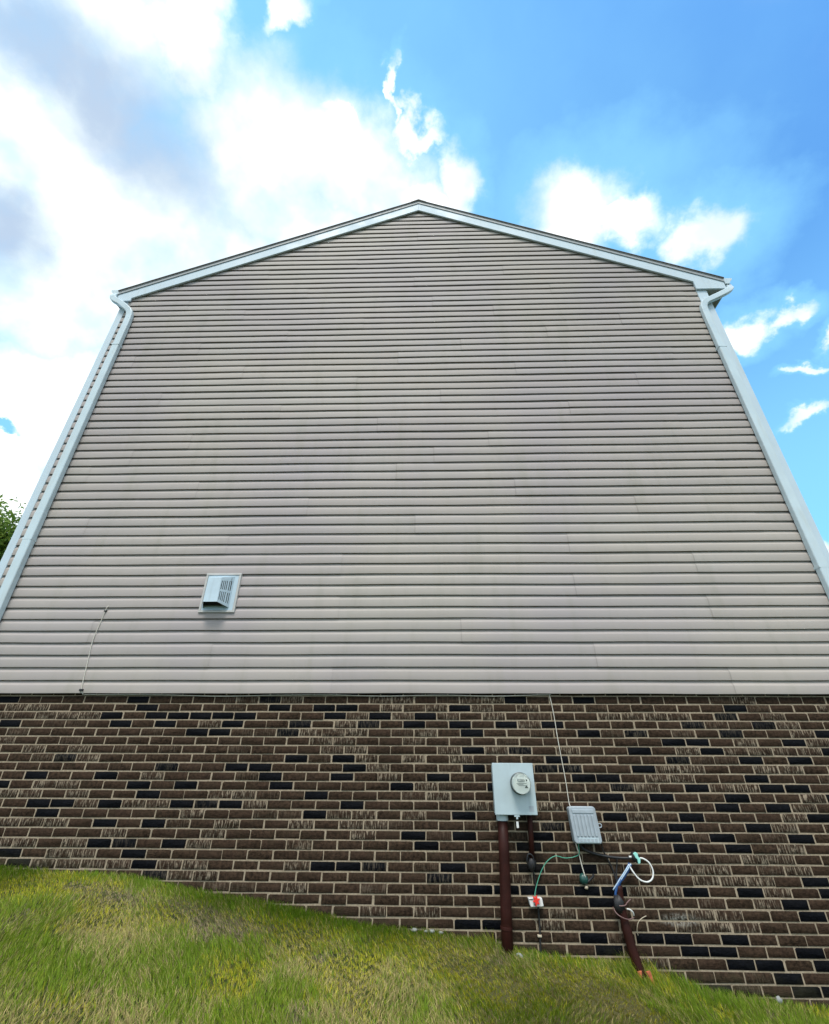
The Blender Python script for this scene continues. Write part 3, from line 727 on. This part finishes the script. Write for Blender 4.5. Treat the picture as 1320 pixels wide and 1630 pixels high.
w = MB(); w.tube(smooth_path([(.820, -.012, .632), (.818, -.010, .58), (.815, -.012, .50), (.808, -.012, .42), (.804, -.012, .27)], 5), .0062, 8); w.build('wire', M['black'], dc, smooth=True)
MB().box(.793, .823, -.024, -.001, .452, .466).build('wire_clamp', M['tan'], dc, bevel=.003)
w = MB(); w.blob((.634, -.09, .360), .034, .03, .024, 12, .08, 5); st = w.build('stone', M['stone'], None, smooth=True); tag(st, 'rounded pale stone at the foot of the thick brown pipe', 'stone')

# ------------------------------------------------------------------ ground
GX = [-60, -12, -7, -5.5, -4.4, -3.392, -2.369, -1.702, -1.158, -.388, .078, .487, .89, 1.246, 1.535, 1.911, 2.246, 2.734, 4.2, 6, 10, 60]
GZ = [.9, .95, .93, .90, .86, .800, .752, .655, .585, .470, .440, .362, .318, .298, .222, .150, .122, .070, -.05, -.15, -.3, -.8]
GXA, GZA = np.array(GX), np.array(GZ)
def hn(x, y, s, ph):
    return np.sin(x * s + ph) * np.cos(y * s * 1.13 + ph * 2) + .5 * np.sin(x * s * 2.3 - y * s * 1.7 + ph * 3)
def ground(x, y):
    x = np.asarray(x, float); y = np.asarray(y, float)
    g0 = np.interp(x, GXA, GZA)
    yy = np.clip(-y, -1, 12)
    k = np.clip(.105 - .018 * x, .03, .16)
    far = np.clip((yy) / 7.0, 0, 1); far = far * far * (3 - 2 * far)
    z = g0 - k * np.clip(yy, 0, 9)
    z = z * (1 - far) + far * (-.35)
    z = z + .013 * np.exp(-((y + .02) / .5) ** 2)
    z = np.where(y > 0, g0 + .013 - np.clip(y - 9, 0, 40) * .02, z)
    b = .012 * hn(x, y, 2.1, .3) + .007 * hn(x, y, 5.3, 1.7)
    near = np.exp(-((y + .05) / .25) ** 2)
    return z + b * (1 - .7 * near)
def axis(fine0, fine1, step, far):
    a = list(np.arange(fine0, fine1 + 1e-6, step)); s = step; x = fine1
    while x < far: s *= 1.35; x += s; a.append(x)
    s = step; x = fine0; pre = []
    while x > -far: s *= 1.35; x -= s; pre.append(x)
    return np.array(pre[::-1] + a)
gx, gy = axis(-7, 6, .08, 400), axis(-6, .4, .08, 400)
X, Y = np.meshgrid(gx, gy); Z = ground(X, Y)
V = np.stack([X.ravel(), Y.ravel(), Z.ravel()], 1); nx, ny = len(gx), len(gy)
ii, jj = np.meshgrid(np.arange(nx - 1), np.arange(ny - 1)); c = (jj * nx + ii).ravel()
me = np_mesh('ground', V, np.stack([c, c + 1, c + nx + 1, c + nx], 1).ravel(), np.full(len(c), 4))
def soil_f(t, b):
    n = t.noise(t.co, 14, 6, .65); n2 = t.noise(t.co, 1.2, 4)
    c = t.mix(t.ramp(n, .3, .7), (.020, .028, .008), (.075, .085, .025))
    c = t.mix(t.ramp(n2, .45, .7), c, (.09, .085, .035))
    t.put(b.inputs['Base Color'], c); b.inputs['Roughness'].default_value = .95; b.inputs['Specular IOR Level'].default_value = .1
    bump(t, b, n, 1.0, .03)
M['soil'] = material('lawn_soil', soil_f)
tag(link('ground', me, M['soil'], None, smooth=True), kind='structure')
for i, (x, y, s) in enumerate(((-.107, -.03, 1.0), (-.02, -.035, .7), (.023, -.03, 1.0), (.087, -.04, .8))):
    z = float(ground(x, y)); w = MB(); w.blob((x, y, z + .026), .024 * s, .018 * s, .012 * s, 10, .15, 20 + i)
    o = w.build('pebble', M['stone'], None, smooth=True)
    tag(o, ('leftmost whitish pebble along the brick, left of the thick pipe', 'smallest whitish pebble, second from the left along the brick', 'whitish pebble along the brick, third from the left', 'rightmost of the four whitish pebbles along the brick, nearest the thick pipe')[i], 'pebble', 'pebbles along the brick left of the thick pipe')
x, y = 2.401, -.03; w = MB(); w.blob((x, y, float(ground(x, y)) + .030), .022, .016, .022, 10, .2, 40)
tag(w.build('pebble', M['stone'], None, smooth=True), 'whitish chip at the foot of the brick on the far right', 'pebble')

# ------------------------------------------------------------------ grass blades
def vnoise(x, y, s, seed):
    g = np.random.default_rng(seed); T = g.random((64, 64))
    u, v = x * s + 500.3, y * s + 500.7; i, j = np.floor(u).astype(int), np.floor(v).astype(int); fu, fv = u - i, v - j
    fu = fu * fu * (3 - 2 * fu); fv = fv * fv * (3 - 2 * fv)
    a = T[i % 64, j % 64]; b_ = T[(i + 1) % 64, j % 64]; c = T[i % 64, (j + 1) % 64]; d = T[(i + 1) % 64, (j + 1) % 64]
    return (a * (1 - fu) + b_ * fu) * (1 - fv) + (c * (1 - fu) + d * fu) * fv
def fbm(x, y, s, seed): return .55 * vnoise(x, y, s, seed) + .28 * vnoise(x, y, s * 2.1, seed + 1) + .17 * vnoise(x, y, s * 4.3, seed + 2)
def sstep(x, a, b): t = np.clip((x - a) / (b - a), 0, 1); return t * t * (3 - 2 * t)
def spot(x, y, cx, cy, rx, ry):
    return np.exp(-(((x - cx) / rx) ** 2 + ((y - cy) / ry) ** 2))
def blades(n, x0, x1, y0, y1, seed, wd=.0035, ln=.070, keep=None):
    g = np.random.default_rng(seed)
    x = g.uniform(x0, x1, n); y = g.uniform(y0, y1, n)
    # tufts: pull the roots towards random centres
    ang = g.uniform(0, 2 * np.pi, n); rr = .02 * g.random(n)
    x += .012 * np.sin(y * 90 + 3 * np.sin(x * 40)) ; y += .012 * np.sin(x * 85 + 2 * np.sin(y * 50))
    y = np.minimum(y, -.004 - .012 * g.random(n))
    if keep is not None: m = keep(x, y); x, y = x[m], y[m]; n = len(x)
    z = ground(x, y)
    strawn = fbm(x, y, 2.6, 11); moss = fbm(x, y, 2.9, 31); green = fbm(x, y, 1.1, 51)
    nearwall = np.exp(-(-y) / .22)
    depth = sstep(-y, .5, 1.5)
    straw = sstep(strawn + .10 * depth, .42, .74) * (1 - .8 * nearwall)
    straw = np.maximum(straw, .8 * (spot(x, y, -2.25, -.28, .22, .10) + spot(x, y, -1.45, -.35, .30, .12) + spot(x, y, -2.0, -.5, .3, .12)))
    mossy = sstep(moss, .44, .72) * (1 - .6 * depth) * (1 - .5 * nearwall)
    mossy = np.maximum(mossy, .95 * (spot(x, y, -1.8, -.38, .18, .14) + spot(x, y, -.95, -.28, .35, .13) + spot(x, y, -3.0, -.3, .5, .12) + spot(x, y, .2, -.45, .5, .2) + spot(x, y, 1.25, -.22, .16, .10) + spot(x, y, -2.1, -.6, .2, .1)))
    mossy = np.clip(mossy, 0, 1)
    bare = np.clip(spot(x, y, -2.25, -.30, .20, .09) + spot(x, y, -1.38, -.36, .28, .12) + spot(x, y, -2.6, -.22, .12, .06) + spot(x, y, -1.75, -.24, .12, .07) + .6 * sstep(fbm(x, y, 3.4, 91), .70, .82), 0, 1)
    r = g.random(n)
    lush = np.clip(.35 + .9 * (green - .5) + .75 * nearwall, 0, 1.2)
    L = ln * (.55 + .9 * g.random(n)) * (.75 + .5 * green) * (1 - .50 * mossy) * (1 - .45 * bare) * (1 + .18 * nearwall * g.random(n))
    tall = spot(x, y, 1.50, -.05, .14, .10) + spot(x, y, 1.70, -.04, .18, .08) * .6 + spot(x, y, .45, -.05, .10, .07) * .9 + spot(x, y, 1.38, -.1, .06, .06) * .5
    L = L * (1 + 2.3 * np.clip(tall, 0, 1) * g.random(n))
    base_a = 2.2 * np.pi * vnoise(x, y, .9, 71) + 1.2 * (vnoise(x, y, 4, 72) - .5)
    a = base_a + g.normal(0, .75, n)
    lean = np.clip(.35 + .35 * g.random(n) + .55 * straw * g.random(n) - .15 * nearwall, .05, 1.2)
    dx, dy = np.cos(a) * lean, np.sin(a) * lean * .8 - .12
    W = wd * (.6 + .8 * g.random(n))
    fa = g.uniform(0, np.pi, n) * .6 - .3 * np.pi * .6; wx, wy = np.cos(fa) * W, np.sin(fa) * W
    up = np.sqrt(np.clip(1 - (lean * .8) ** 2, .15, 1))
    P0 = np.stack([x, y, z - .008], 1); D = np.stack([dx, dy, np.zeros(n)], 1); Wv = np.stack([wx, wy, np.zeros(n)], 1) * .5
    U = np.zeros((n, 3)); U[:, 2] = 1
    Lc = L[:, None]
    P1 = P0 + D * Lc * .22 + U * Lc * .50; P2 = P0 + D * Lc * .85 + U * Lc * (.50 + .42 * up)[:, None]
    V = np.stack([P0 - Wv, P0 + Wv, P1 - Wv * .8, P1 + Wv * .8, P2], 1)
    V[:, :, 1] = np.minimum(V[:, :, 1], -.002)
    V = V.reshape(-1, 3)
    i = np.arange(n) * 5
    L_ = np.stack([i, i + 1, i + 3, i + 2, i + 2, i + 3, i + 4], 1).ravel(); S_ = np.tile([4, 3], n)
    cg = np.array([.170, .250, .014]); cd = np.array([.075, .165, .010]); cs = np.array([.44, .36, .15]); cx = np.array([.24, .19, .12]); cm = np.array([.40, .37, .025]); cy = np.array([.28, .31, .035])
    C = cg[None] * np.ones((n, 1))
    C = np.where((r < .30)[:, None], cy[None], C)
    C = C * (1 - np.clip(lush, 0, 1)[:, None] * .55) + cd[None] * np.clip(lush, 0, 1)[:, None] * .55 * 1.2
    pm = g.random(n) < mossy * .80; ps = g.random(n) < (straw * .55 + .08)
    C = np.where(pm[:, None], cm[None] * (.6 + .8 * g.random((n, 1))), C)
    C = np.where(ps[:, None], cs[None] * (.55 + .6 * g.random((n, 1))), C)
    C = np.where((g.random(n) < bare * .7)[:, None], cx[None] * (.5 + g.random((n, 1))), C)
    C = C * (.65 + .90 * g.random((n, 1)))
    A = np.ones((n, 5, 4)); A[:, :, :3] = C[:, None, :]
    return V, L_, S_, A.reshape(-1, 4)
def grass_f(t, b):
    at = t.new('ShaderNodeAttribute', attribute_name='tint')
    t.put(b.inputs['Base Color'], at.outputs['Color']); b.inputs['Roughness'].default_value = .55; b.inputs['Specular IOR Level'].default_value = .25
    tr = t.new('ShaderNodeBsdfTranslucent'); t.put(tr.inputs[0], at.outputs['Color'])
    mx = t.new('ShaderNodeMixShader'); mx.inputs[0].default_value = .3
    t.l.new(b.outputs[0], mx.inputs[1]); t.l.new(tr.outputs[0], mx.inputs[2])
    o = [n for n in t.n if n.type == 'OUTPUT_MATERIAL'][0]; t.l.new(mx.outputs[0], o.inputs[0])
M['grass'] = material('grass_blades', grass_f)
parts = [blades(330000, -4.0, 3.4, -2.0, 0, 1, .0032, .047),
         blades(60000, -7.0, 6.0, -3.6, 0, 2, .006, .075, lambda x, y: (x < -4.0) | (x > 3.4) | (y < -2.0)),
         blades(9000, -3.5, 3.0, -.09, 0, 3, .0035, .05)]
off = 0; Vs = []; Ls = []; Ss = []; As = []
for V_, L_, S_, A_ in parts: Vs.append(V_); Ls.append(L_ + off); Ss.append(S_); As.append(A_); off += len(V_)
me = np_mesh('grass', np.concatenate(Vs), np.concatenate(Ls), np.concatenate(Ss)); col_attr(me, 'tint', np.concatenate(As))
tag(link('grass', me, M['grass'], None), kind='stuff', label='rough green and straw lawn grass on the bank below the brick', cat='grass')

# ------------------------------------------------------------------ tree behind the left corner
tree = empty('tree', (-13.4, 6.9, .9), 'leafy green tree behind the left corner of the house', 'tree')
def tree_build():
    g = random.Random(3); base = Vector((-13.4, 6.9, .8)); w = MB(); tips = []
    def limb(p, d, length, r, depth):
        pts = [p]; q = p.copy(); dd = d.copy(); n = 5
        for k in range(n):
            dd = (dd + Vector((g.uniform(-.16, .16), g.uniform(-.16, .16), g.uniform(-.02, .12)))).normalized(); q = q + dd * length / n; pts.append(q)
        w.tube(pts, [r * (1 - .6 * k / n) for k in range(n + 1)], 8 if depth < 2 else 5)
        if depth >= 2: tips.extend(pts[2:])
        if depth < 3:
            for k in range(5 if depth == 0 else 4):
                t = g.uniform(.4, 1); s = pts[min(n, int(t * n))]
                an = g.uniform(0, 2 * math.pi); nd = (dd * .5 + Vector((math.cos(an), math.sin(an), g.uniform(.1, .7)))).normalized()
                limb(s, nd, length * g.uniform(.50, .68), r * .45, depth + 1)
    limb(base, Vector((0, 0, 1)), 5.0, .26, 0)
    w.build('trunk', simple('bark', (.07, .055, .042), .9, var=.3, scale=8, bmp=.4), tree, smooth=True)
    T = np.array([tuple(t) for t in tips]); T = T[T[:, 2] > 2.5]
    G = np.random.default_rng(5); n = 60000
    c = T[G.integers(0, len(T), n)] + G.normal(0, .30, (n, 3))
    s = .032 + .03 * G.random(n)
    a = G.normal(0, 1, (n, 3)); a /= np.linalg.norm(a, axis=1)[:, None]; b_ = np.cross(a, G.normal(0, 1, (n, 3))); b_ /= np.linalg.norm(b_, axis=1)[:, None]
    V = np.stack([c - a * s[:, None] * 1.5, c + b_ * s[:, None] * .7, c + a * s[:, None] * 1.5, c - b_ * s[:, None] * .7], 1).reshape(-1, 3)
    me = np_mesh('crown', V, np.arange(4 * n), np.full(n, 4))
    m = G.random(n)[:, None]; C = np.array([.10, .20, .03]) * (1 - m) + np.array([.24, .34, .06]) * m
    A = np.ones((n, 4, 4)); A[:, :, :3] = C[:, None, :]; col_attr(me, 'tint', A.reshape(-1, 4))
    link('crown', me, M['grass'], tree)
tree_build()
